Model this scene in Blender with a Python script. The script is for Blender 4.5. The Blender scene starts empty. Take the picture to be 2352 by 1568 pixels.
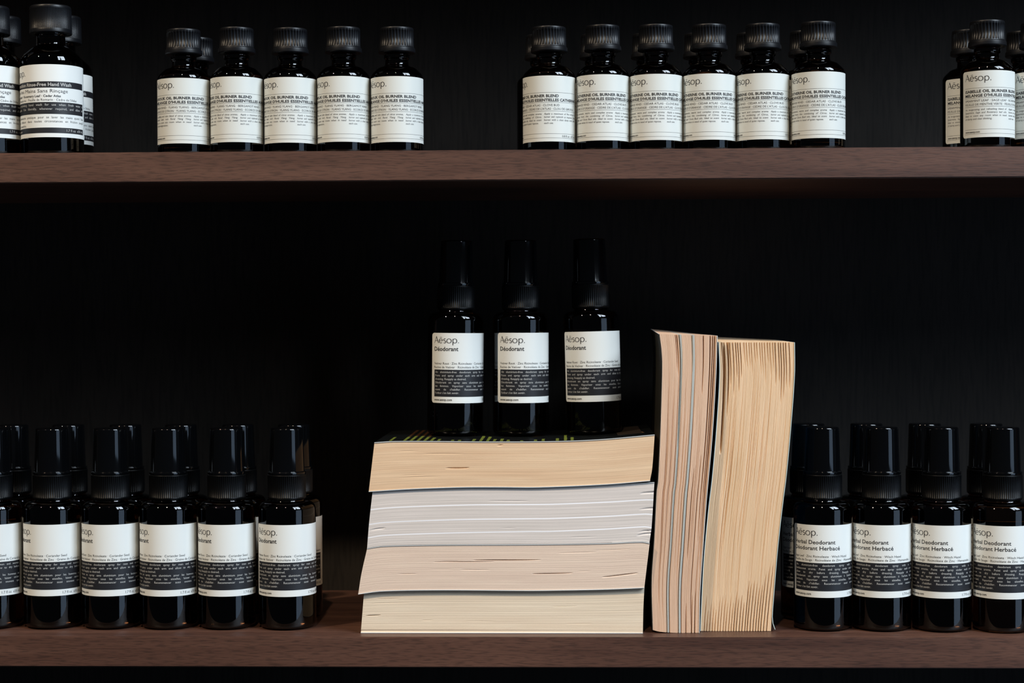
import bpy, bmesh, math, random
from mathutils import Vector, Matrix, noise
C = bpy.context.scene.collection
S = bpy.context.scene
MM = 0.001
Z0 = 1.0                      # height of the lower shelf top above the floor (m)
UP = 0.28773                  # upper shelf top above the lower one
rnd = random.Random(7)

# ------------------------------------------------------------------ camera
cam_d = bpy.data.cameras.new('camera'); cam = bpy.data.objects.new('camera', cam_d); C.objects.link(cam)
cam_d.sensor_width = 36.0; cam_d.lens = 4128.0/2352*36.0
cam_d.clip_start = 0.05; cam_d.clip_end = 50
cam.matrix_world = (Matrix.Translation((0, -1.060, Z0+0.18904)) @ Matrix.Rotation(0.0301844, 4, 'Z')
                    @ Matrix.Rotation(math.pi/2-0.0134542, 4, 'X') @ Matrix.Rotation(-0.0037872, 4, 'Z'))
cam_d.dof.use_dof = True; cam_d.dof.focus_distance = 1.085; cam_d.dof.aperture_fstop = 11.0
S.camera = cam
CAMX = 0.0

# ------------------------------------------------------------------ world, lights, exposure
w = bpy.data.worlds.new('world'); S.world = w; w.use_nodes = True
bg = w.node_tree.nodes['Background']; bg.inputs[0].default_value = (0.75, 0.85, 1.0, 1); bg.inputs[1].default_value = 0.028
S.view_settings.view_transform = 'Standard'; S.view_settings.look = 'None'
S.view_settings.exposure = -0.1; S.view_settings.gamma = 1.0; S.view_settings.use_curve_mapping = False

def aim(o, target):
    d = Vector(target) - o.location
    o.rotation_euler = d.to_track_quat('-Z', 'Y').to_euler()
def area(name, az, el, dist, sx, sy, radiance, col, roll=0.0):
    """rectangular window light seen from the shelf at azimuth az (deg, right of the shelf normal) and elevation el"""
    l = bpy.data.lights.new(name, 'AREA'); l.shape = 'RECTANGLE'; l.size = sx; l.size_y = sy
    l.color = col; l.energy = radiance*math.pi*sx*sy
    o = bpy.data.objects.new(name, l); C.objects.link(o)
    a, e = math.radians(az), math.radians(el)
    o.location = (dist*math.cos(e)*math.sin(a), -dist*math.cos(e)*math.cos(a), Z0+0.15+dist*math.sin(e))
    aim(o, (0, 0, Z0+0.15)); return o
# tall shop window front right: bright sky above, duller street below, one mullion
SKY = (0.76, 0.88, 1.0)
area('window_sky_right', 58, 38, 2.7, 0.70, 1.5, 21.0, SKY)
area('window_sky_left', 41, 38, 2.7, 0.34, 1.5, 21.0, SKY)
area('window_street', 55, -6, 2.6, 1.15, 1.55, 1.7, (0.52, 0.72, 1.0))
def lamp(name, loc, power, r, col):
    l = bpy.data.lights.new(name, 'SPOT'); l.energy = power; l.color = col; l.shadow_soft_size = r
    l.spot_size = math.radians(42); l.spot_blend = 1.0
    o = bpy.data.objects.new(name, l); C.objects.link(o); o.location = loc; aim(o, (0.0, 0, Z0-0.40)); return o
WARM = (1.0, 0.80, 0.58)
lamp('spot_lamp', (-0.15, -1.75, Z0+2.65), 112, 0.045, WARM)
lamp('spot_lamp', (-1.75, -1.55, Z0+2.30), 215, 0.045, WARM)

# ------------------------------------------------------------------ materials
def mat(name, col=(.5, .5, .5), rough=.5, **k):
    m = bpy.data.materials.new(name); m.use_nodes = True
    b = m.node_tree.nodes['Principled BSDF']
    b.inputs['Base Color'].default_value = (*col, 1); b.inputs['Roughness'].default_value = rough
    for a, v in k.items(): b.inputs[a.replace('_', ' ')].default_value = v
    return m
def nodes(m): return m.node_tree.nodes, m.node_tree.links, m.node_tree.nodes['Principled BSDF']
def wood(name, c1, c2, rough, axis='X', sc=1.0):
    m = mat(name, c1, rough); N, L, b = nodes(m)
    tc = N.new('ShaderNodeTexCoord'); mp = N.new('ShaderNodeMapping')
    mp.inputs['Scale'].default_value = (5*sc, 75*sc, 75*sc) if axis == 'X' else (60*sc, 60*sc, 6*sc)
    L.new(tc.outputs['Object'], mp.inputs[0])
    n1 = N.new('ShaderNodeTexNoise'); n1.inputs['Scale'].default_value = 1.0; n1.inputs['Detail'].default_value = 7; n1.inputs['Distortion'].default_value = 0.6
    L.new(mp.outputs[0], n1.inputs[0])
    mp2 = N.new('ShaderNodeMapping'); mp2.inputs['Scale'].default_value = (110*sc, 1150*sc, 1150*sc) if axis == 'X' else (700*sc, 700*sc, 60*sc)
    mp2.inputs['Rotation'].default_value = (0, 0.05 if axis == 'X' else 0, 0)
    L.new(tc.outputs['Object'], mp2.inputs[0])
    n2 = N.new('ShaderNodeTexNoise'); n2.inputs['Scale'].default_value = 1.0; n2.inputs['Detail'].default_value = 3
    L.new(mp2.outputs[0], n2.inputs[0])
    r1 = N.new('ShaderNodeMapRange'); r1.inputs[1].default_value = .32; r1.inputs[2].default_value = .68; L.new(n1.outputs[0], r1.inputs[0])
    mx = N.new('ShaderNodeMix'); mx.data_type = 'RGBA'; mx.inputs['A'].default_value = (*c1, 1); mx.inputs['B'].default_value = (*c2, 1)
    L.new(r1.outputs[0], mx.inputs['Factor'])
    r2 = N.new('ShaderNodeMapRange'); r2.inputs[1].default_value = .36; r2.inputs[2].default_value = .52; r2.inputs[3].default_value = .6; r2.inputs[4].default_value = 1.0
    L.new(n2.outputs[0], r2.inputs[0])
    mu = N.new('ShaderNodeMix'); mu.data_type = 'RGBA'; mu.blend_type = 'MULTIPLY'; mu.inputs['Factor'].default_value = 1
    L.new(mx.outputs['Result'], mu.inputs['A']); L.new(r2.outputs[0], mu.inputs['B'])
    L.new(mu.outputs['Result'], b.inputs['Base Color'])
    bp = N.new('ShaderNodeBump'); bp.inputs['Strength'].default_value = .25; bp.inputs['Distance'].default_value = .0003
    L.new(n2.outputs[0], bp.inputs['Height']); L.new(bp.outputs[0], b.inputs['Normal'])
    return m
M_WOOD = wood('walnut', (.058, .022, .0135), (.118, .053, .034), .46)
nodes(M_WOOD)[2].inputs['Specular IOR Level'].default_value = .75
M_BACK = wood('dark_wood', (.0125, .010, .0078), (.0175, .014, .011), .7, 'Z', .7)  # very dark brown, far darker than the shelf boards
nodes(M_BACK)[2].inputs['Specular IOR Level'].default_value = .3
M_GLASS = mat('amber_glass', (.032, .010, .003), .02, Transmission_Weight=1.0, IOR=1.5)
M_PAPER = mat('label_paper', (.80, .82, .79), .55)
M_PAPER_C = mat('label_paper_cream_dimmed', (.68, .70, .66), .55)  # cream paper, its colour darkened to stand in for dimmer upper-shelf light
M_INK = mat('black_ink', (.012, .013, .017), .5)
M_GREYINK = mat('grey_ink', (.045, .045, .05), .5)
M_WHITEINK = mat('white_print', (.50, .50, .48), .5)
M_GLOSSCAP = mat('gloss_black_plastic', (.0014, .0016, .002), .07)
M_RIBCAP = mat('ribbed_black_plastic', (.0016, .0018, .0022), .38, Specular_IOR_Level=.22)
M_OILCAP = mat('satin_black_plastic', (.0045, .005, .0065), .38, Specular_IOR_Level=.36)

def pages(name, c1, c2, freq=260, stripes=(), scol=(.8, .8, .8), grad=None, across='V', streak=.5):
    """paper block: fine lines across the thickness (UV v), stretched along u"""
    m = mat(name, c1, .85); N, L, b = nodes(m)
    uv = N.new('ShaderNodeUVMap'); uv.uv_map = 'UVMap'
    mp = N.new('ShaderNodeMapping'); mp.inputs['Scale'].default_value = (5, freq, 1) ; L.new(uv.outputs[0], mp.inputs[0])
    n = N.new('ShaderNodeTexNoise'); n.inputs['Scale'].default_value = 1; n.inputs['Detail'].default_value = 4; n.inputs['Roughness'].default_value = .6; L.new(mp.outputs[0], n.inputs[0])
    mp3 = N.new('ShaderNodeMapping'); mp3.inputs['Scale'].default_value = (2.2, 5, 1); L.new(uv.outputs[0], mp3.inputs[0])
    n3 = N.new('ShaderNodeTexNoise'); n3.inputs['Scale'].default_value = 1; n3.inputs['Detail'].default_value = 3; L.new(mp3.outputs[0], n3.inputs[0])
    r = N.new('ShaderNodeMapRange'); r.inputs[1].default_value = .3; r.inputs[2].default_value = .7; L.new(n3.outputs[0], r.inputs[0])
    mx = N.new('ShaderNodeMix'); mx.data_type = 'RGBA'; mx.inputs['A'].default_value = (*c1, 1); mx.inputs['B'].default_value = (*c2, 1); L.new(r.outputs[0], mx.inputs['Factor'])
    r2 = N.new('ShaderNodeMapRange'); r2.inputs[1].default_value = .3; r2.inputs[2].default_value = .65; r2.inputs[3].default_value = 1-.30*streak; r2.inputs[4].default_value = 1.04; L.new(n.outputs[0], r2.inputs[0])
    mu = N.new('ShaderNodeMix'); mu.data_type = 'RGBA'; mu.blend_type = 'MULTIPLY'; mu.inputs['Factor'].default_value = 1
    L.new(mx.outputs['Result'], mu.inputs['A']); L.new(r2.outputs[0], mu.inputs['B'])
    out = mu.outputs['Result']
    sp = N.new('ShaderNodeSeparateXYZ'); L.new(uv.outputs[0], sp.inputs[0])
    for (v0, sl, wd) in stripes:      # inserted sheets of whiter paper
        a = N.new('ShaderNodeMath'); a.operation = 'MULTIPLY_ADD'; a.inputs[1].default_value = -sl; L.new(sp.outputs[0], a.inputs[0]); L.new(sp.outputs[1], a.inputs[2])
        c = N.new('ShaderNodeMath'); c.operation = 'COMPARE'; c.inputs[1].default_value = v0; c.inputs[2].default_value = wd; L.new(a.outputs[0], c.inputs[0])
        q = N.new('ShaderNodeMix'); q.data_type = 'RGBA'; q.inputs['B'].default_value = (*scol, 1); L.new(c.outputs[0], q.inputs['Factor']); L.new(out, q.inputs['A']); out = q.outputs['Result']
    L.new(out, b.inputs['Base Color'])
    bp = N.new('ShaderNodeBump'); bp.inputs['Strength'].default_value = .15; bp.inputs['Distance'].default_value = .0003
    L.new(n.outputs[0], bp.inputs['Height']); L.new(bp.outputs[0], b.inputs['Normal'])
    return m

# ------------------------------------------------------------------ helpers
def mesh_obj(name, verts, faces, mats, parent=None, smooth=True, midx=None, uvs=None, scale=MM):
    me = bpy.data.meshes.new(name)
    me.from_pydata([(x*scale, y*scale, z*scale) for x, y, z in verts], [], faces)
    for m in (mats if isinstance(mats, (list, tuple)) else [mats]): me.materials.append(m)
    if midx: me.polygons.foreach_set('material_index', midx)
    if uvs is not None:
        l = me.uv_layers.new(name='UVMap')
        for i, lp in enumerate(me.loops): l.data[i].uv = uvs[lp.vertex_index]
    me.polygons.foreach_set('use_smooth', [smooth]*len(me.polygons)); me.update()
    o = bpy.data.objects.new(name, me); C.objects.link(o)
    if parent: o.parent = parent
    return o
def thing(name, label, cat, loc, group=None):
    o = bpy.data.objects.new(name, None); C.objects.link(o); o.location = loc; o.empty_display_size = .02
    o['label'] = label; o['category'] = cat
    if group: o['group'] = group
    return o
def dup(src, label, loc, rot, group):
    r = src.copy(); C.objects.link(r); r.location = loc; r.rotation_euler = rot; r['label'] = label; r['group'] = group
    for ch in list(src.children):
        c = ch.copy(); C.objects.link(c); c.parent = r
        for g in list(ch.children):
            d = g.copy(); C.objects.link(d); d.parent = c
    return r
def fillet(pts):
    """[(r,z,radius)] -> smooth profile with rounded corners"""
    out = []
    for i, p in enumerate(pts):
        rad = p[2] if len(p) > 2 else 0
        if rad <= 0 or i in (0, len(pts)-1): out.append((p[0], p[1])); continue
        a = Vector((pts[i-1][0], pts[i-1][1])); b = Vector((p[0], p[1])); c = Vector((pts[i+1][0], pts[i+1][1]))
        d1 = (a-b).normalized(); d2 = (c-b).normalized(); ang = d1.angle(d2)
        t = min(rad/math.tan(ang/2), (a-b).length*.85, (c-b).length*(.85 if i+2 >= len(pts) or len(pts[i+1]) < 3 else .49))
        p1 = b+d1*t; p2 = b+d2*t; n = 2 if rad < .5 else 7
        for k in range(n+1):
            s = k/n; q = p1*(1-s)**2 + b*2*s*(1-s) + p2*s*s; out.append((q.x, q.y))
    return out
def lathe(name, pts, m, parent, seg=72, ribs=None):
    """ribs = (count, depth, z0, z1): vertical ribs moulded on the wall between z0 and z1"""
    prof = fillet(pts); vs, fs = [], []
    if ribs: seg = ribs[0]*6
    for (r, z) in prof:
        for k in range(seg):
            rr = r
            if ribs and ribs[2]-1e-6 <= z <= ribs[3]+1e-6:
                ph = k % 6
                rr = r - ribs[1]*(0, .1, .8, 1, .8, .1)[ph]
            a = 2*math.pi*k/seg; vs.append((rr*math.sin(a), -rr*math.cos(a), z))
    n = len(prof)
    for i in range(n-1):
        for k in range(seg):
            k2 = (k+1) % seg; fs.append((i*seg+k, i*seg+k2, (i+1)*seg+k2, (i+1)*seg+k))
    if prof[0][0] > 1e-6: fs.append(tuple(range(seg-1, -1, -1)))
    if prof[-1][0] > 1e-6: fs.append(tuple((n-1)*seg+k for k in range(seg)))
    o = mesh_obj(name, vs, fs, m, parent)
    for p in o.data.polygons:
        if len(p.vertices) > 4: p.use_smooth = False
    return o

# ------------------------------------------------------------------ flat print: letters, rules, bars -> wrapped on a cylinder
FONTCACHE = {}
def text_mesh(s, bold=0.0, shear=0.0, space=1.0, word=1.0):
    key = (s, bold, shear, space, word)
    if key in FONTCACHE: return FONTCACHE[key]
    c = bpy.data.curves.new('t', 'FONT'); c.body = s; c.size = 1.0; c.offset = bold; c.shear = shear
    c.space_character = space; c.space_word = word; c.resolution_u = 2; c.fill_mode = 'FRONT'
    o = bpy.data.objects.new('t', c); C.objects.link(o)
    dg = bpy.context.evaluated_depsgraph_get(); dg.update()
    me = bpy.data.meshes.new_from_object(o.evaluated_get(dg))
    vs = [tuple(v.co) for v in me.vertices]; fs = [tuple(p.vertices) for p in me.polygons]
    bpy.data.objects.remove(o); bpy.data.curves.remove(c); bpy.data.meshes.remove(me)
    FONTCACHE[key] = (vs, fs); return vs, fs
CAPH = max(v[1] for v in text_mesh('H')[0])

class Print:
    """collects flat shapes (u right, v down from the label top, mm) with a layer height and a material index"""
    def __init__(s, r): s.r = r; s.v = []; s.f = []; s.m = []
    def add(s, vs, fs, layer, mi):
        b = len(s.v)
        for (u, v) in vs:
            a = u/s.r; R = s.r+layer
            s.v.append((R*math.sin(a), -R*math.cos(a), -v))
        for f in fs: s.f.append(tuple(b+i for i in f)); s.m.append(mi)
    def text(s, t, u, v, cap, mi=1, width=None, bold=0.0, right=None, shear=0.0, just=False, layer=.12):
        vs, fs = text_mesh(t, bold, shear)
        if not vs: return
        k = cap/CAPH; x0 = min(p[0] for p in vs); x1 = max(p[0] for p in vs); wd = (x1-x0)*k
        if just and width and ' ' in t:
            vs2, _ = text_mesh(t, bold, shear, 1.0, 2.0)
            w2 = (max(p[0] for p in vs2)-min(p[0] for p in vs2))*k
            sx = min(1.0, .93*width/wd); ww = 1 + (width/sx-wd)/max(w2-wd, 1e-6)
            vs, fs = text_mesh(t, bold, shear, 1.0, round(ww, 3)); x0 = min(p[0] for p in vs); sx *= k
        else: sx = k*(width/wd if width else 1)
        if right is not None: u = right-(x1-x0)*sx
        s.add([(u+(p[0]-x0)*sx, v-p[1]*k) for p in vs], [tuple(f) for f in fs], layer, mi)
    def rect(s, u0, v0, u1, v1, mi=1, layer=.10):
        n = max(1, int((u1-u0)/.7)); vs = []
        for i in range(n+1): u = u0+(u1-u0)*i/n; vs += [(u, v1), (u, v0)]
        s.add(vs, [(2*i, 2*i+2, 2*i+3, 2*i+1) for i in range(n)], layer, mi)
    def paper(s, W, H, rc=1.9, layer=.06):
        us = [rc*(1-math.cos(math.pi/2*k/8)) for k in range(9)]; n = int(W/.8)
        us += [rc+(W-2*rc)*i/n for i in range(1, n)] + [W-q for q in reversed(us)]
        vs = []
        for u in us:
            d = rc-u if u < rc else (u-(W-rc) if u > W-rc else 0); ins = rc-math.sqrt(max(rc*rc-d*d, 0))
            vs += [(u, H-ins), (u, ins)]
        s.add(vs, [(2*i, 2*i+2, 2*i+3, 2*i+1) for i in range(len(us)-1)], layer, 0)
    def stroke(s, pts, hi, lo, mi, closed=False, layer=.12):
        """pen stroke, thick when it runs vertically and thin when horizontal"""
        n = len(pts); vs = []
        for i in range(n):
            a = pts[(i-1) % n] if (closed or i > 0) else pts[i]; b = pts[(i+1) % n] if (closed or i < n-1) else pts[i]
            dx, dy = b[0]-a[0], b[1]-a[1]; l = math.hypot(dx, dy) or 1; dx /= l; dy /= l
            w = (lo+(hi-lo)*abs(dy)**1.5)/2
            vs += [(pts[i][0]-dy*w, pts[i][1]+dx*w), (pts[i][0]+dy*w, pts[i][1]-dx*w)]
        fs = [(2*i, 2*i+1, (2*i+3), (2*i+2)) for i in range(n-1)]
        if closed: fs.append((2*n-2, 2*n-1, 1, 0))
        # keep faces turned outwards
        out = []
        for f in fs:
            A = 0
            for j in range(4):
                p, q = vs[f[j]], vs[f[(j+1) % 4]]; A += p[0]*q[1]-q[0]*p[1]
            out.append(f if A < 0 else f[::-1])
        s.add(vs, out, layer, mi)
    def logo(s, u, v, H, mi=2):
        """humanist word mark, cap height H, baseline v"""
        def P(l, ox): return [(u+(ox+x)*H, v-y*H) for x, y in l]
        arc = lambda cx, cy, rx, ry, a0, a1, n=22: [(cx+rx*math.cos(math.radians(a0+(a1-a0)*i/n)), cy+ry*math.sin(math.radians(a0+(a1-a0)*i/n))) for i in range(n+1)]
        hi, lo = .13*H, .075*H
        s.stroke(P([(0, 0), (.40, 1)], 0), .06*H, lo, mi); s.stroke(P([(.36, 1), (.80, 0)], 0), .15*H, lo, mi); s.stroke(P([(.14, .34), (.64, .34)], 0), hi, .075*H, mi)
        x = .93   # e with macron
        s.stroke(P(arc(.30, .32, .29, .33, 0, 318), x), hi, lo, mi); s.stroke(P([(.03, .33), (.59, .33)], x), hi, .07*H, mi)
        s.stroke(P([(.12, .87), (.50, .87)], x), hi, .065*H, mi)
        x = 1.67  # s
        s.stroke(P(arc(.24, .49, .17, .155, 40, 265, 14)+arc(.22, .165, .19, .165, 85, -140, 14), x), .125*H, .095*H, mi)
        x = 2.22  # o
        s.stroke(P(arc(.37, .32, .35, .33, 0, 345, 24), x), hi, lo, mi, closed=True)
        x = 3.14  # p
        s.stroke(P([(.06, .63), (.06, -.34)], x), hi, hi, mi); s.stroke(P(arc(.34, .32, .30, .33, 150, -150, 20), x), hi, lo, mi)
        x = 3.98
        s.stroke(P(arc(.06, .05, .035, .035, 0, 330, 8), x), .07*H, .07*H, mi, closed=True)
    def build(s, mats): 
        return mesh_obj('label', s.v, s.f, mats, None, True, s.m)
LH = 17.8/4.09*1.0   # cap height of the word mark so that it is 17.8 mm wide

DEO_PANEL = ["An aluminium-free deodorant spray for men and women.", "Point and spray under each arm and allow to dry before", "dressing. Reapply as desired.",
 "Déodorant en spray sans aluminium pour les hommes et", "les femmes. Vaporiser sous les aisselles, laisser sécher", "avant de s'habiller. Recommencer aussi souvent que", "l'odeur s'en fait sentir."]
HERB_PANEL = ["An  aluminium-free  deodorant  spray  with  a  sheer", "herbaceous aroma. Point and spray under each arm and", "allow to dry before dressing. Reapply as desired.",
 "Déodorant en spray sans aluminium à l'arôme léger et", "herbacé. Vaporiser sous les aisselles, laisser sécher", "avant de s'habiller. Recommencer aussi souvent que", "l'odeur s'en fait sentir."]
def side_marks(p, u, v0, v1, seed):
    q = random.Random(seed); v = v0
    while v < v1:
        w = q.uniform(.35, 1.0); p.rect(u, v, u+1.1*q.uniform(.6, 1), v+.28, 1); v += .28+w*.55
def deo_label(r, herbal):
    p = Print(r); p.paper(92, 43.4); m = 2.45; R = 53.2
    p.logo(m, 6.2, LH*.93)
    if herbal:
        p.text("Herbal Deodorant", m, 11.4, 2.3, 1, 27.4, .012); p.text("Déodorant Herbacé", m, 15.0, 2.3, 1, 30.4, .012)
        p.text("Sage Leaf · Zinc Ricinoleate · Witch Hazel", m, 19.4, 1.3, 1, 35.5); p.text("Feuille de Sauge · Ricinoléate de Zinc · Hamamélis", m, 21.6, 1.3, 1, 42.5)
    else:
        p.text("Déodorant", m, 11.1, 2.5, 1, 16.3, .018)
        p.text("Vetiver Root · Zinc Ricinoleate · Coriander Seed", m, 19.5, 1.35, 1, 39.6); p.text("Racine de Vetiver · Ricinoléate de Zinc · Graine de Coriandre", m, 21.8, 1.35, 1, 50.4)
    p.rect(m, 22.7, R, 39.5, 1, .09)
    for i, t in enumerate(HERB_PANEL if herbal else DEO_PANEL):
        last = i == 6 or (i == 2 and not herbal)
        p.text(t, m+.9, 24.8+2.15*i, 1.22, 3, None if last else R-m-1.8, 0.004, just=not last, layer=.13)
    p.text("www.aesop.com", m, 42.0, 1.3, 1, 12.6, .02); p.text("1.7 fl oz  e50 mL", 0, 42.1, 1.45, 1, None, 0, right=R)
    side_marks(p, 56.3, 2, 41, 3)
    for k in range(7):
        u = 60+k*3.2; p.rect(u, 4, u+1.2, 30-2.5*(k % 3), 1)
    return p.build([M_PAPER, M_INK, M_GREYINK, M_WHITEINK])
def oil_label(r, rows, cols, cw):
    p = Print(r); H = 39.5; p.paper(84, H); m = 2.45; R = 54
    p.logo(m, 5.9, LH*.93)
    for v in (10.1, 16.0, 21.2, 34.7, 37.3): p.rect(m*.85, v, R, v+.13, 1)
    for (t, v, c, wd, b) in rows: p.text(t, m, v, c, 1 if b > 0 else 2, wd, b)
    for j, (u, wd) in enumerate(cw):
        for i, t in enumerate(cols[j]):
            p.text(t, u, 23.4+1.85*i, 1.05, 2, None if i == 3 else wd, 0, just=(i != 3), shear=.15)
    p.text("www.aesop.com", m, 36.7, 1.1, 1, 10.0, .02); p.text("0.8 fl oz  e25 mL", 0, 36.8, 1.2, 1, None, 0, right=R)
    for k in range(5): p.rect(60+k*3.4, 4, 61.1+k*3.4, 30, 2)
    return p.build([M_PAPER_C, M_INK, M_GREYINK, M_WHITEINK])
def hand_label(r):
    p = Print(r); p.paper(96, 44.0); m = 2.45; R = 61.0
    p.logo(m, 6.6, LH*.93)
    p.rect(m, 10.3, R, 14.1, 1, .09); p.text("Resurrection Rinse-Free Hand Wash", m+1, 13.1, 2.0, 3, 46, .022, layer=.13)
    p.text("Lotion des Mains Sans Rinçage", m, 17.0, 2.0, 2, 44.5); p.text("Mandarin Rind · Rosemary Leaf · Cedar Atlas", m, 19.7, 1.35, 1, 40, .018)
    p.text("Zeste de Mandarine · Feuille de Romarin · Cèdre de l'Atlas", m, 22.0, 1.35, 2, 51)
    p.rect(m, 22.8, R, 30.0, 1, .09)
    for i, t in enumerate(["A gentle hydrating hand wash for use when fresh water is", "not available. Use liberally, whenever required, and allow to"]):
        p.text(t, m+.9, 25.0+2.5*i, 1.35, 3, R-m-1.8, .003, just=True, layer=.13)
    for i, t in enumerate(["Formule hydratante pratique pour se laver les mains quand l'eau", "fait défaut. Utiliser dans toutes circonstances en friction jusqu'à", "absorption complète."]):
        p.text(t, m, 32.6+2.4*i, 1.35, 2, None if i == 2 else R-m, 0, just=(i < 2))
    p.rect(m, 38.2, R, 41.5, 1, .09); p.text("www.aesop.com", m+.8, 40.5, 1.2, 3, 11, .01, layer=.13); p.text("1.7 fl oz  e50 mL", 0, 40.5, 1.5, 3, None, 0, right=R-.8, layer=.13)
    side_marks(p, 63.0, 2, 42, 5)
    return p.build([M_PAPER, M_INK, M_GREYINK, M_WHITEINK])

# ------------------------------------------------------------------ bottles (local z = 0 at the base, label starts at local azimuth 0)
def attach(o, root, z):
    o.parent = root; o.location = (0, 0, z*MM); return o
def deo_bottle(name, lab, labz):
    t = thing(name, '', 'bottle', (0, 0, 0))
    R = 17.5
    lathe('glass_body', [(0, .8), (11.5, .3), (13.2, 0, .8), (R, 1.2, 3.4), (R, 68.0), (R, 76.6, 5.6), (10.9, 77.2), (10.6, 77.6), (10.6, 78.6), (0, 78.6)], M_GLASS, t, 80)
    lathe('spray_collar', [(0, 78.4), (11.2, 78.4, .3), (11.75, 79.3, .3), (11.75, 79.9), (11.75, 80.0), (11.75, 92.6), (11.75, 92.7), (11.75, 93.3, .3), (11.2, 93.6), (0, 93.6)], M_RIBCAP, t, ribs=(58, .28, 79.95, 92.65))
    lathe('spray_cap', [(0, 93.5), (11.5, 93.5, .3), (11.6, 95.2, .35), (10.75, 95.4, .2), (9.9, 121.9, 1.3), (0, 122.1)], M_GLOSSCAP, t, 64)
    attach(lab, t, labz); return t
def oil_bottle(name, lab, labz):
    t = thing(name, '', 'bottle', (0, 0, 0)); R = 16.0
    lathe('glass_body', [(0, 1.2), (10, .4), (12, 0, .8), (R, .8, 2.6), (R, 43.0), (R, 48.8, 4.5), (11.5, 53.2, 3.5), (7.2, 54.8, 1.8), (7.0, 58.3, .6), (7.9, 59.2, .5), (7.9, 61.3, .5), (6.6, 62.0, .4), (6.4, 64), (0, 64)], M_GLASS, t, 80)
    lathe('screw_cap', [(0, 62.4), (10.9, 62.4, .3), (11.35, 63.0, .3), (11.2, 65.2, .5), (10.55, 65.8, .3), (10.5, 66.2), (10.5, 66.3), (10.35, 75.3), (10.35, 75.4), (10.2, 77.7, 1.2), (8.5, 77.8, .5), (0, 77.5)], M_OILCAP, t, ribs=(34, .55, 66.25, 75.35))
    attach(lab, t, labz); return t
def hand_bottle(name, lab, labz):
    t = thing(name, '', 'bottle', (0, 0, 0)); R = 18.85
    lathe('glass_body', [(0, 1.4), (12, .5), (14.5, 0, 1), (R, 1.0, 3.2), (R, 52.5), (R, 61.0, 8.0), (12.0, 67.0, 4.5), (8.8, 68.8, 2.2), (8.6, 74.5, .6), (9.6, 75.6), (9.4, 77), (0, 77)], M_GLASS, t, 80)
    lathe('screw_cap', [(0, 75.9), (12.5, 75.9, .3), (12.75, 76.4, .2), (12.7, 77.2, .2), (12.68, 78.5), (12.68, 78.6), (12.6, 90.6), (12.6, 90.7), (12.3, 93.1, 1.4), (0, 93.1)], M_OILCAP, t, ribs=(84, .22, 78.55, 90.65))
    attach(lab, t, labz); return t

def rot_for(x, y, rel, lean=0):
    az = math.degrees(math.atan2(CAMX-x, 1060+y)); return (0, math.radians(lean), math.radians(rel+az))
def row(proto, first, spots, z, group):
    """spots: (x mm, y mm, label turn deg, text[, lean deg, dz mm])"""
    for s in spots:
        lean = s[4] if len(s) > 4 else 0; dz = s[5] if len(s) > 5 else 0
        az = rot_for(s[0], s[1], s[2])[2]
        q = (Matrix.Rotation(math.radians(lean), 4, 'Y') @ Matrix.Rotation(az, 4, 'Z')).to_euler()
        loc = (s[0]*MM, s[1]*MM, Z0+(z+dz)*MM)
        if first: proto.location = loc; proto.rotation_euler = q; proto['label'] = s[3]; proto['group'] = group; first = False
        else: dup(proto, s[3], loc, q, group)

LZ = 64.1   # label top on the deodorants
deo = deo_bottle('deodorant_bottle', deo_label(17.5, False), LZ)
row(deo, True, [
 (-353.7, 37, -113, 'front spray bottle on the lower shelf, cut off by the left photo edge'),
 (-317.1, 38, -109.6, 'amber spray bottle, first whole one from the left in the lower shelf front row'),
 (-280.8, 37.5, -99.5, 'amber spray bottle, second whole one from the left in the lower shelf front row'),
 (-244.8, 37, -105, 'amber spray bottle, third whole one from the left in the lower shelf front row'),
 (-208.8, 37, -93.6, 'amber spray bottle, next to last of the lower left front row before the stacked books'),
 (-171.5, 36, -82.6, 'amber spray bottle ending the lower left front row, nearest the stacked books'),
], .05, 'deodorant bottles in the front row at lower left')
row(deo, False, [
 (-353.0, 74, -105, 'dark spray bottle behind the lower shelf bottle cut by the left photo edge'),
 (-317.2, 75, -105, 'dark spray bottle behind the first whole front bottle at lower left'),
 (-280.5, 74.5, -103, 'dark spray bottle behind the second whole front bottle at lower left'),
 (-244.9, 74, -104, 'dark spray bottle behind the third whole front bottle at lower left'),
 (-208.5, 74, -100, 'dark spray bottle behind the next to last front bottle of the lower left row'),
 (-172.7, 73, -106, 'back spray bottle at lower left showing a strip of pale label at its right'),
], .05, 'deodorant bottles in the back row at lower left')
row(deo, False, [
 (-70.1, 67, -56, 'leftmost of the three amber spray bottles standing on the stacked books', .7, 0),
 (-28.8, 67, -54, 'middle of the three amber spray bottles standing on the stacked books', .2, 0),
 (17.2, 67, -73, 'rightmost of the three amber spray bottles on the stacked books, leaning slightly left', -1.3, .7),
], 115.35, 'deodorant bottles on the stacked books')
herb = deo_bottle('deodorant_bottle', deo_label(17.5, True), LZ)
row(herb, True, [
 (155.1, 34.5, -72, 'herbal deodorant bottle nearest the upright books, the left edge of its label showing'),
 (190.6, 34, -84, 'herbal deodorant bottle, second from the upright books in the front row'),
 (226.3, 32, -85, 'herbal deodorant bottle, third from the upright books in the front row'),
 (262.2, 29, -81, 'herbal deodorant bottle at the right photo edge, fourth from the upright books, front row'),
], .05, 'herbal deodorant bottles in the front row at lower right')
row(herb, False, [
 (151.6, 70.5, -71, 'shaded back spray bottle between the upright books and the first herbal deodorant'),
 (187.6, 70, -75, 'dark spray bottle behind the second herbal deodorant from the upright books'),
 (223.7, 69, -78, 'dark spray bottle behind the third herbal deodorant from the upright books'),
 (261.0, 66, -80, 'dark spray bottle behind the herbal deodorant at the right photo edge'),
], .05, 'herbal deodorant bottles in the back row at lower right')
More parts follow.
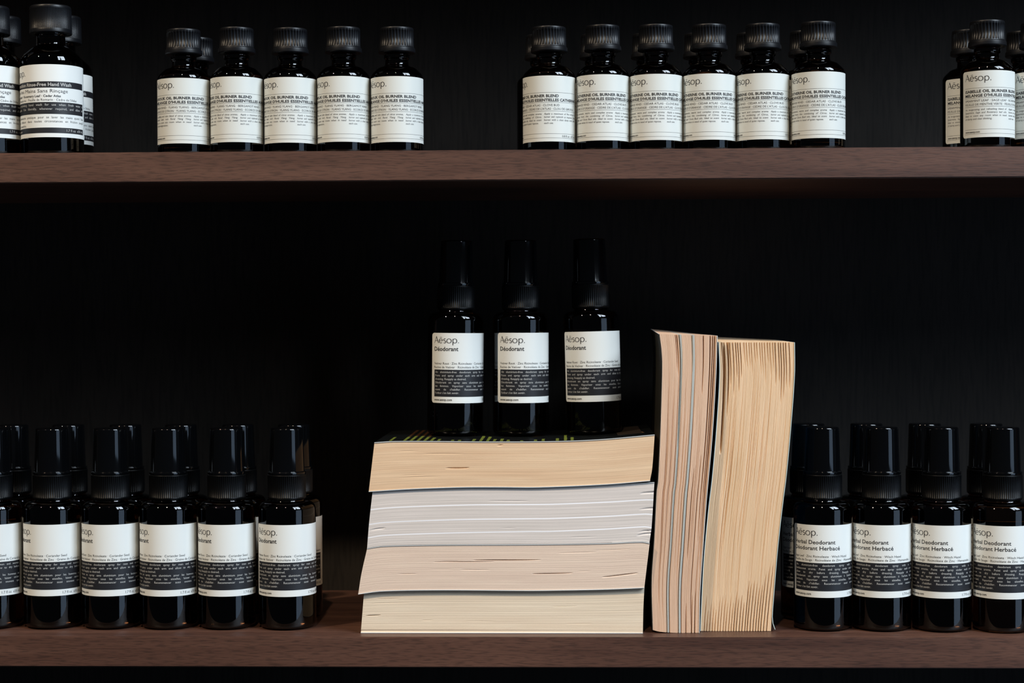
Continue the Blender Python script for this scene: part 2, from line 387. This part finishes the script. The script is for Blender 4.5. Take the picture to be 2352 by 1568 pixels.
oz = 46.6; up = UP*1000+.05
C2 = ["Apply a maximum of five drops to", "burner and replenish as required. Clean", "burner with a clean damp cloth after", "each use."]
anouk = oil_bottle('oil_bottle', oil_label(16.0, [("ANOUK OIL BURNER BLEND", 12.9, 1.55, 36.0, .03), ("MELANGE D'HUILES ESSENTIELLES ANOUK", 15.4, 1.55, 51.5, .03),
  ("LEMON RIND · YLANG YLANG · BERGAMOT RIND", 18.3, 1.2, 42, 0), ("ECORCE DE CITRON · YLANG YLANG · ECORCE DE BERGAMOTE", 20.5, 1.2, 51.5, 0)],
  [["An uplifting and calm blend of citrus aromas,", "blended with rich floral Ylang Ylang.", "Ideal to scent any room when in need", "of calm invigoration."], C2], [(2.45, 27), (31.0, 23)]), oz)
row(anouk, True, [
 (-233.7, 37, -90, 'amber oil bottle, leftmost of the front row of five on the upper shelf'),
 (-200.9, 36.2, -104, 'amber oil bottle, second from the left in the upper row of five', 0, .5),
 (-168.1, 37, -96.6, 'amber oil bottle, middle one of the upper row of five'),
 (-135.5, 36.6, -99.8, 'amber oil bottle, fourth from the left in the upper row of five', 0, .3),
 (-102.8, 37, -92, 'amber oil bottle, rightmost of the upper row of five'),
], up, 'oil bottles in the row of five')
row(anouk, False, [(-232.9, 70.5, -95, 'dark oil bottle peeking out behind the leftmost of the upper row of five')], up, 'oil bottles in the row of five')
cath = oil_bottle('oil_bottle', oil_label(16.0, [("CATHERINE OIL BURNER BLEND", 12.9, 1.55, 37.5, .03), ("MELANGE D'HUILES ESSENTIELLES CATHERINE", 15.4, 1.55, 51.5, .03),
  ("ORANGE RIND · CEDAR ATLAS · CLOVE BUD", 18.3, 1.2, 38, 0), ("ECORCE D'ORANGE · CEDRE DE L'ATLAS · CLOU DE GIROFLE", 20.5, 1.2, 49, 0)],
  [["An aromatic, warm and complex aroma", "derived from the combining of Citrus,", "Cedar and Clove Bud oils. Ideal to scent", "any room when in need of quiet repose."], C2], [(2.45, 27), (31.0, 23)]), oz)
row(cath, True, [
 (-9.9, 36.5, -122, 'leftmost front oil bottle of the upper row of six, its text turned left', 0, -.4),
 (22.7, 36, -84, 'amber front oil bottle, second from the left in the upper row of six', 0, 0),
 (55.0, 36, -87, 'amber front oil bottle, third from the left in the upper row of six'),
 (87.2, 36.3, -84, 'amber front oil bottle, fourth from the left in the upper row of six'),
 (119.6, 36, -93.6, 'amber front oil bottle, fifth from the left in the upper row of six'),
 (152.4, 30.5, -87.3, 'amber front oil bottle, rightmost of the upper row of six, standing slightly forward'),
], up, 'oil bottles in the front row of six')
row(cath, False, [
 (-14.3, 69.5, -38, 'dark oil bottle behind the leftmost front bottle of the row of six'),
 (20.1, 69, -90, 'dark oil bottle behind the second front bottle of the row of six'),
 (52.4, 69, -90, 'dark oil bottle behind the third front bottle of the row of six'),
 (84.9, 69, -90, 'dark oil bottle behind the fourth front bottle of the row of six'),
 (117.3, 69, -90, 'dark oil bottle behind the fifth front bottle of the row of six'),
 (149.9, 64, -90, 'dark oil bottle behind the rightmost front bottle of the row of six'),
], up, 'oil bottles in the back row of six')
isa = oil_bottle('oil_bottle', oil_label(16.0, [("ISABELLE OIL BURNER BLEND", 12.9, 1.55, 36.5, .03), ("MELANGE D'HUILES ESSENTIELLES ISABELLE", 15.4, 1.55, 51.0, .03),
  ("SPEARMINT LEAF · SAGE LEAF · ROSEMARY LEAF", 18.3, 1.2, 43, 0), ("FEUILLE DE MENTHE VERTE · FEUILLE DE SAUGE · ROMARIN", 20.5, 1.2, 51, 0)],
  [["An invigorating and refreshing blend of", "Spearmint, Sage and Rosemary leaf oils.", "Ideal to scent any room when in need", "of clarity and clear thinking."], C2], [(2.45, 26.5), (30.6, 23)]), oz)
row(isa, True, [
 (253.6, 31, -60, 'front amber oil bottle at upper right, the left edge of its label showing'),
 (285.9, 38, -62, 'amber oil bottle cut off by the right photo edge on the upper shelf'),
], up, 'oil bottles in the cluster at the upper right')
row(isa, False, [
 (250.4, 66, -60, 'shaded back oil bottle at upper right showing a narrow left strip of label'),
 (286.0, 73, -60, 'back oil bottle at upper right photo edge, only its dark cap showing'),
], up, 'oil bottles in the cluster at the upper right')
hand = hand_bottle('hand_wash_bottle', hand_label(18.85), 55.2)
row(hand, True, [
 (-353.6, 38, -102, 'front hand wash bottle cut off by the left photo edge on the upper shelf', -.6),
 (-315.2, 38, -113, 'large amber hand wash bottle with wide black cap, front at upper left', -.6),
], up, 'hand wash bottles at the upper left')
row(hand, False, [
 (-358.4, 76.5, -100, 'back hand wash bottle between two front caps at upper left, only its cap showing', -.6),
 (-319.6, 76.5, -100, 'back hand wash bottle at upper left showing a right strip of its label', -.6),
], up, 'hand wash bottles at the upper left')

# ------------------------------------------------------------------ shelves and back panel
def board(name, x0, x1, y0, y1, z0, z1, m, bev=.6):
    bm = bmesh.new(); bmesh.ops.create_cube(bm, size=1)
    for v in bm.verts: v.co = (((x0+x1)/2+v.co.x*(x1-x0))*MM, ((y0+y1)/2+v.co.y*(y1-y0))*MM, Z0+((z0+z1)/2+v.co.z*(z1-z0))*MM)
    if bev: bmesh.ops.bevel(bm, geom=list(bm.edges), offset=bev*MM, segments=2, affect='EDGES')
    me = bpy.data.meshes.new(name); bm.to_mesh(me); bm.free(); me.materials.append(m)
    o = bpy.data.objects.new(name, me); C.objects.link(o); return o
DEP = 182
o = board('wooden_shelf', -620, 620, 0, DEP, UP*1000-18.0, UP*1000, M_WOOD)
o['label'] = 'upper walnut shelf board holding the oil and hand wash bottles'; o['category'] = 'shelf'
o = board('wooden_shelf', -620, 620, 0, DEP, -18.2, 0, M_WOOD)
o['label'] = 'lower walnut shelf board holding the books and deodorant bottles'; o['category'] = 'shelf'
o = board('wall_back', -640, 640, DEP, DEP+18, -300, UP*1000+210, M_BACK, 0); o['kind'] = 'structure'
o = board('light_block_board', -640, 640, 0, DEP, UP*1000+192, UP*1000+210, M_WOOD); o['kind'] = 'structure'  # unseen board added overhead to block light and keep the back panel dark
o = board('wall_left', -660, -640, 0, DEP+18, -300, UP*1000+210, M_WOOD, 0); o['kind'] = 'structure'
o = board('wall_right', 640, 660, 0, DEP+18, -300, UP*1000+210, M_WOOD, 0); o['kind'] = 'structure'

# ------------------------------------------------------------------ books
BK = {
'b1':dict(Y=11,bot=[(-118.4, 85.4), (-97.8, 86.7), (-78.5, 87.5), (-58.9, 88.0), (-39.4, 88.0), (-17.1, 87.9), (23.4, 89.6), (49.6, 91.7)],top=[(-114.9, 114.2), (-104.4, 114.9), (-78.4, 114.9), (-52.3, 114.6), (-18.5, 114.6), (-0.4, 114.9), (12.6, 115.4), (25.6, 116.2), (52.4, 118.6)],lef=[(-118.4, 85.4), (-114.9, 114.2)],rig=[(49.6, 91.7), (50.9, 98.9), (52.4, 118.6)]),
'b2':dict(Y=12,bot=[(-119.7, 51.1), (-111.1, 52.5), (-76.4, 53.3), (-24.0, 53.7), (-11.1, 53.5), (23.3, 54.4), (44.9, 55.4), (49.2, 54.6)],top=[(-116.3, 84.5), (-97.9, 85.8), (-59.0, 87.1), (-17.1, 87.1), (23.4, 88.5), (52.2, 90.1)],lef=[(-119.7, 51.1), (-118.4, 66.4), (-116.3, 84.5)],rig=[(49.2, 54.6), (50.5, 64.0), (52.2, 90.1)]),
'b3':dict(Y=10,bot=[(-124.9, 24.1), (-111.0, 25.9), (-76.3, 26.6), (-24.0, 26.3), (-11.2, 26.4), (23.2, 27.1), (46.0, 28.1)],top=[(-119.5, 51.0), (-110.9, 52.3), (-76.2, 53.1), (-23.9, 53.3), (23.3, 54.0), (44.8, 54.9), (49.2, 54.1)],lef=[(-124.9, 24.1), (-123.0, 35.8), (-119.5, 51.0)],rig=[(46.0, 28.1), (48.2, 46.2), (49.2, 54.1)]),
'b4':dict(Y=12,bot=[(-123.7, 0.6), (45.1, 0.6)],top=[(-121.7, 24.3), (-111.2, 25.1), (-76.5, 25.7), (-24.1, 25.6), (23.2, 26.4), (46.1, 27.4)],lef=[(-123.7, 0.6), (-121.7, 24.3)],rig=[(45.1, 0.6), (45.5, 16.6), (46.1, 27.4)]),
'A':dict(Y=14,bot=[(51.2, 1.9), (55.2, 0.9), (64.9, 0.2), (78.5, 0.2)],top=[(55.6, 178.7), (89.7, 177.6)],lef=[(51.2, 1.9), (50.6, 30.7), (52.2, 55.3), (53.8, 86.0), (54.5, 89.5), (55.7, 112.2), (56.6, 136.7), (57.2, 161.2), (56.7, 170.4), (55.6, 178.7)],rig=[(78.5, 0.2), (79.1, 24.5), (81.0, 52.3), (83.1, 79.9), (86.6, 118.2), (88.9, 155.0), (89.7, 177.6)]),
'B':dict(Y=20,bot=[(80.2, 0.3), (88.1, 0.2), (99.2, 0.2), (122.2, 0.3)],top=[(91.5, 173.6), (136.3, 173.4)],lef=[(80.2, 0.3), (80.6, 11.3), (82.2, 42.1), (85.1, 73.0), (87.5, 93.1), (90.2, 124.0), (92.0, 154.8), (91.5, 173.6)],rig=[(122.2, 0.3), (122.5, 6.4), (123.8, 23.7), (126.2, 51.5), (129.4, 79.2), (131.2, 93.1), (134.1, 123.9), (136.3, 154.6), (136.3, 173.4)]),
}
def sampler(pl):
    d = [0]
    for a, b in zip(pl, pl[1:]): d.append(d[-1]+math.hypot(b[0]-a[0], b[1]-a[1]))
    T = d[-1]
    def P(i): return pl[max(0, min(len(pl)-1, i))]
    def f(t):
        s = max(0.0, min(1.0, t))*T; i = 0
        while i < len(d)-2 and s > d[i+1]: i += 1
        k = (s-d[i])/(d[i+1]-d[i]); out = []
        for c in (0, 1):
            p0, p1, p2, p3 = P(i-1)[c], P(i)[c], P(i+1)[c], P(i+2)[c]
            h = d[i+1]-d[i]; ha = (d[i]-d[i-1]) if i > 0 else h; hb = (d[i+2]-d[i+1]) if i+2 < len(d) else h
            m1 = (p2-p0)/(ha+h) if i > 0 else (p2-p1)/h; m2 = (p3-p1)/(h+hb) if i+2 < len(d) else (p2-p1)/h
            out.append((2*k**3-3*k*k+1)*p1+(k**3-2*k*k+k)*h*m1+(-2*k**3+3*k*k)*p2+(k**3-k*k)*h*m2)
        return out
    return f
class Book:
    def __init__(s, key, depth, rise=(0, 0, 0, 0), skew=0.0):
        """rise: how much higher the back corners are (bl, br, tl, tr); skew: sideways shift of the back"""
        b = BK[key]; s.Y = b['Y']; s.D = depth; s.rise = rise; s.skew = skew
        s.bot, s.top, s.lef, s.rig = [sampler(b[k]) for k in ('bot', 'top', 'lef', 'rig')]
        s.c = [b['bot'][0], b['bot'][-1], b['top'][0], b['top'][-1]]
    def S(s, u, v):
        B, T, Lf, R = s.bot(u), s.top(u), s.lef(v), s.rig(v); c = s.c; o = []
        for k in (0, 1):
            o.append((1-v)*B[k]+v*T[k]+(1-u)*Lf[k]+u*R[k]-((1-u)*(1-v)*c[0][k]+u*(1-v)*c[1][k]+(1-u)*v*c[2][k]+u*v*c[3][k]))
        return o
    def P(s, u, v, d, off=(0, 0)):
        """d 0..1 from fore-edge to spine"""
        x, z = s.S(u, v); r = s.rise
        dz = ((1-u)*(1-v)*r[0]+u*(1-v)*r[1]+(1-u)*v*r[2]+u*v*r[3])*d
        return (x+off[0]+s.skew*d, s.Y+s.D*d, z+off[1]+dz)
def book(key, label, m_pages, m_cover, depth=104, upright=False, nu=60, nv=24, grooves=(), rise=(0, 0, 0, 0), skew=0.0, ct=.4, edge=None, group=None, flare=0, ragged=.05):
    K = Book(key, depth, rise, skew)
    cx, cz = K.S(.5, 0); base = (cx, K.Y+depth/2, 0)
    zb = BK[key]['bot'][0][1]
    root = thing('paperback_book', label, 'book', (cx*MM, (K.Y+depth/2)*MM, Z0+zb*MM), group)
    L = lambda p: (p[0]-cx, p[1]-(K.Y+depth/2), p[2]-zb)
    # --- page block: fore-edge grid with real grooves between leaves, plus top/bottom/ends and back
    vs, fs, uv = [], [], []
    q = random.Random(hash(key) % 1000 if False else sum(map(ord, key)))
    jit = [q.uniform(0, ragged) for _ in range((nu if upright else nv)+1)]
    tin = .012 if upright else 0.0
    def groove(u, v):
        a, b = (u, v) if upright else (v, u)      # a across the thickness, b along the page
        g = jit[int(round(a*(nu if upright else nv)))] 
        for (a0, drift, wd, dp, b0, b1) in grooves:
            if b0 <= b <= b1:
                t = (b-b0)/max(b1-b0, 1e-6)
                if b0 <= .001: k = (1-t)**.7
                elif b1 >= .999: k = t**.7
                else: k = math.sin(math.pi*t)**.5
                c = a0+drift*(b-b0)
                g += dp*k*math.exp(-((a-c)/wd)**2)
        return g
    for j in range(nv+1):
        for i in range(nu+1):
            u, v = i/nu, j/nv; x, y, z = K.P(u, v, 0); vs.append(L((x, y+groove(u, v), z))); uv.append((v, u) if upright else (u, v))
    idx = lambda i, j: j*(nu+1)+i
    for j in range(nv):
        for i in range(nu): fs.append((idx(i, j), idx(i+1, j), idx(i+1, j+1), idx(i, j+1)))
    # perimeter walls going back
    per = [(i, 0) for i in range(nu)]+[(nu, j) for j in range(nv)]+[(i, nv) for i in range(nu, 0, -1)]+[(0, j) for j in range(nv, 0, -1)]
    ND = 6; rings = [[idx(i, j) for i, j in per]]
    for k in range(1, ND+1):
        r = []
        for (i, j) in per:
            r.append(len(vs)); u, v = i/nu, j/nv; vs.append(L(K.P(u, v, k/ND*.995)))
            uv.append(((v+.02*k), u) if upright else (u+.02*k, v))
        rings.append(r)
    n = len(per)
    for k in range(ND):
        for a in range(n):
            b = (a+1) % n; fs.append((rings[k][b], rings[k][a], rings[k+1][a], rings[k+1][b]))
    fs.append(tuple(rings[-1]))
    mesh_obj('page_block', vs, fs, m_pages, root, False, None, uv)
    # --- cover: two boards and a spine as one wrap of real thickness
    vs, fs, mi = [], [], []
    N, NDc = 40, 10
    def sheet(fn, nrm, em=1):
        b = len(vs)
        for i in range(N+1):
            for k in range(NDc+1):
                d = k/NDc; t = i/N
                x, y, z = fn(t, d); nx, nz = nrm; ex = 0
                if flare and t < .06 and nrm[0] > 0: ex = flare*(1-t/.06)**2
                vs.append(L((x+nx*.03+ex, y-(.35 if k == 0 else 0), z+nz*.03+(abs(ex)*.45))))
                vs.append(L((x+nx*ct+ex, y-(.35 if k == 0 else 0), z+nz*ct+(abs(ex)*.45))))
        def I(i, k, o): return b+(i*(NDc+1)+k)*2+o
        for i in range(N):
            for k in range(NDc):
                fs.append((I(i, k, 1), I(i+1, k, 1), I(i+1, k+1, 1), I(i, k+1, 1))); mi.append(0)
                fs.append((I(i, k, 0), I(i, k+1, 0), I(i+1, k+1, 0), I(i+1, k, 0))); mi.append(1)
            fs.append((I(i, 0, 0), I(i+1, 0, 0), I(i+1, 0, 1), I(i, 0, 1))); mi.append(em)
            fs.append((I(i, NDc, 0), I(i, NDc, 1), I(i+1, NDc, 1), I(i+1, NDc, 0))); mi.append(0)
        for i in (0, N):
            for k in range(NDc): fs.append((I(i, k, 0), I(i, k, 1), I(i, k+1, 1), I(i, k+1, 0))); mi.append(1)
    if upright:
        sheet(lambda t, d: K.P(0, t, d), (-1, 0), 0 if key == 'A' else 1); sheet(lambda t, d: K.P(1, t, d), (1, 0))
    else:
        sheet(lambda t, d: K.P(t, 1, d), (0, 1)); sheet(lambda t, d: K.P(t, 0, d), (0, -1))
    b = len(vs)      # spine slab
    for i in range(N+1):
        t = i/N
        for e, s_ in ((0, -1), (1, 1)):
            for dy in (0, ct):
                if upright: x, y, z = K.P(e, t, 1, (s_*ct, 0))
                else: x, y, z = K.P(t, e, 1, (0, s_*ct))
                vs.append(L((x, y+dy, z)))
    for i in range(N):
        A = b+i*4; Bq = A+4
        for (p, r_) in ((0, 1), (1, 3), (3, 2), (2, 0)): fs.append((A+p, A+r_, Bq+r_, Bq+p)); mi.append(0)
    fs.append((b, b+1, b+3, b+2)); mi.append(0); e_ = b+N*4; fs.append((e_, e_+2, e_+3, e_+1)); mi.append(0)
    cv = mesh_obj('cover', vs, fs, [m_cover, edge or M_CEDGE]+EXTRA, root, False, mi)
    bm = bmesh.new(); bm.from_mesh(cv.data); bmesh.ops.recalc_face_normals(bm, faces=bm.faces); bm.to_mesh(cv.data); bm.free()
    return root, K, L, cv
M_CEDGE = mat('cover_edge_white', (.74, .76, .75), .6)
M_CBLACK = mat('black_cover', (.006, .007, .007), .22)
M_CDARK = mat('dark_cover', (.03, .032, .035), .3)
M_CNAVY = mat('navy_cover', (.004, .018, .035), .25)
M_CGREEN = mat('dark_mottled_cover', (.036, .034, .027), .3)
M_OLIVE = mat('olive_print', (.20, .24, .03), .45)
M_RUST = mat('rust_print', (.075, .028, .008), .45)
M_TAN = mat('tan_print', (.16, .09, .05), .45)
M_BROWN = mat('brown_print', (.035, .026, .02), .35)  # dark brown patch printed on the top cover
EXTRA = []
def cracks(seed, n, wmin, wmax, dp, lo, hi):
    q = random.Random(seed); out = []
    for _ in range(n):
        a = q.uniform(lo, hi); b0 = q.uniform(.02, .85); out.append((a, q.uniform(-.03, .03), q.uniform(wmin, wmax), dp*q.uniform(.5, 1), b0, b0+q.uniform(.04, .16)))
    return out
G = 'paperbacks in the horizontal stack'
M_P1 = pages('pages_tan', (0.739, 0.493, 0.302), (0.851, 0.616, 0.398), 240)
M_P2 = pages('pages_grey', (0.690, 0.627, 0.576), (0.759, 0.690, 0.644), 240, stripes=[(.185, .065, .0095), (.425, .045, .0095), (.690, .025, .0095)], scol=(.95, .95, .98))
M_P3 = pages('pages_pink_cream', (0.752, 0.578, 0.458), (0.832, 0.661, 0.525), 240)
M_P4 = pages('pages_cream', (0.778, 0.633, 0.468), (0.842, 0.712, 0.540), 240)
M_PA = pages('pages_aged_pink', (0.694, 0.455, 0.308), (0.784, 0.540, 0.378), 110, streak=.6, stripes=[(.337, .02, .022), (.585, .0, .024)], scol=(.46, .48, .45))
M_PB = pages('pages_aged_gold', (0.784, 0.540, 0.322), (0.874, 0.626, 0.406), 110, streak=.5)
book('b4', 'cream paged paperback lying flat on the shelf, bottom of the stack', M_P4, M_CDARK, group=G, nu=90, nv=90, grooves=[(.42, 0, .007, 2.0, .012, .06), (.03, 0, .03, .5, .0, 1)]+cracks(1, 6, .004, .006, .35, .1, .9))
book('b3', 'pinkish cream paged paperback, second from the bottom of the stack, jutting out left', M_P3, M_CDARK, group=G, nu=110, nv=100, grooves=[(.66, .02, .006, 1.6, .39, .62), (.36, 0.03, .006, 1.4, .60, .74), (.62, 0, .007, .7, .25, .46), (.26, .5, .010, 1.2, .85, .97)]+cracks(2, 7, .004, .006, .4, .1, .9))
book('b2', 'pale grey paged paperback with three thin white lines, third from the bottom of the stack', M_P2, M_CDARK, group=G, nu=80, nv=70, grooves=[(.55, .5, .012, .8, .955, 1), (.83, .25, .012, 1.0, .95, 1), (.16, .9, .012, 1.0, .96, 1), (.09, 1.2, .014, 1.0, .95, 1), (.32, 0, .010, .6, .01, .06)]+cracks(3, 3, .004, .006, .3, .1, .9))
EXTRA = [M_OLIVE, M_RUST, M_TAN, M_BROWN]
root, K, L, cv = book('b1', 'tan paged paperback with black and olive printed cover, top of the stack under three bottles', M_P1, M_CBLACK, group=G, nu=80, nv=70, grooves=[(.42, 0, .010, 1.2, .27, .35), (.93, 0, .012, .6, .44, .46)]+cracks(4, 5, .004, .006, .3, .1, .9))
EXTRA = []
# printed marks on the upper cover: short olive dashes in columns receding to the spine
bm = bmesh.new(); bm.from_mesh(cv.data)
def mark(x0, x1, y0, y1, mi, sk=0.0):
    def u_of(x): return (x+114.9)/(52.4+114.9)
    P = []
    for (x, y) in ((x0, y0), (x1, y0), (x1+sk, y1), (x0+sk, y1)):
        p = K.P(min(max(u_of(x), 0), 1), 1, (y-K.Y)/K.D); P.append(bm.verts.new([c*MM for c in L((p[0], y, p[2]+.4+.06))]))
    f = bm.faces.new(P); f.material_index = mi
cols = [(-106.5, 46, 0), (-98.0, 112, 46), (-94.0, 112, 52), (-89.9, 108, 54), (-85.8, 104, 46), (-81.8, 40, 40), (-77.6, 28, 28), (-69.3, 22, 22), (-65.2, 22, 22), (-56.8, 32, 32), (-52.4, 58, 58), (-48.2, 52, 52), (-44.2, 30, 30),
        (-40.0, 34, 34), (-36.0, 24, 24), (-27.8, 20, 20), (-19.6, 24, 24), (-15.0, 30, 30), (-6.5, 34, 34), (-1.6, 62, 62), (2.4, 40, 40)]
for (x, ye, yo) in cols:
    y = 14.0; yo = yo or ye
    while y < ye:
        w_ = rnd.uniform(1.5, 2.0); mark(x-.1*w_, x+w_*.9, y, y+2.0, 2 if y < yo else 3, .25); y += 3.1
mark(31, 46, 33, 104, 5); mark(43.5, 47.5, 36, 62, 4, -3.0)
bm.to_mesh(cv.data); bm.free()

gA = [(.30, -.02, .007, 3.0, .86, 1), (.345, -.02, .006, 3.5, .62, 1), (.27, .02, .006, 1.8, .88, 1), (.56, .02, .007, 1.6, .88, 1), (.76, .02, .007, 3.0, .80, 1), (.885, .0, .007, 3.5, .30, 1), (.925, .0, .006, 3.5, .45, 1), (.96, .0, .008, 3.5, .2, 1),
      (.82, 0, .006, 1.6, .02, .6), (.70, 0, .006, 1.6, .25, .55), (.84, .03, .008, 2.6, 0, .12), (.91, .02, .008, 2.6, 0, .14), (.72, .0, .008, 2.0, 0, .10), (.31, 0, .006, 1.8, 0, 1), (.365, 0, .006, 1.8, 0, 1), (.555, 0, .006, 1.8, 0, 1), (.615, 0, .006, 1.5, 0, 1)]
q = random.Random(11); gA += [(q.uniform(.05, .95), 0, .005, q.uniform(.2, .6), q.uniform(0, .4), q.uniform(.6, 1)) for _ in range(26)]
gB = []
for k in range(26):
    a = .04+.93*k/26; top = .22-.12*math.sin(math.pi*a)+q.uniform(-.04, .05)
    gB.append((a+q.uniform(-.006, .006)+.05*top, -.10, .0040, 3.4 if (a < .3 or a > .72) else 1.2, 1-top, 1.0))
for k in range(24):
    a = .04+.93*k/24; h = .10+.14*max(0, a-.5)*2+q.uniform(-.03, .04)
    gB.append((a+q.uniform(-.006, .006), .12, .0040, 3.0 if a > .45 else 1.5, 0.0, h))
gB += [(.075, -.05, .010, 5.5, .62, .985), (.12, -.02, .007, 3.0, .74, 1)]
gB += [(q.uniform(.05, .95), q.uniform(-.02, .02), .005, q.uniform(.2, .5), q.uniform(.05, .5), q.uniform(.55, .95)) for _ in range(40)]
book('A', 'upright paperback with pinkish pages and two grey inserts, beside the flat stack', M_PA, M_CGREEN, upright=True, nu=300, nv=70, grooves=gA, rise=(0, 0, 2.3, -.2), skew=0, group='upright paperbacks', depth=103, ragged=.12)
book('B', 'thick upright paperback with golden yellowed pages leaning on the pinkish one', M_PB, M_CNAVY, upright=True, nu=560, nv=80, grooves=gB, rise=(0, 0, 2.4, .3), skew=0, group='upright paperbacks', depth=103, edge=mat('cover_edge_pale_blue', (.55, .68, .68), .5), flare=2.2, ragged=.12)
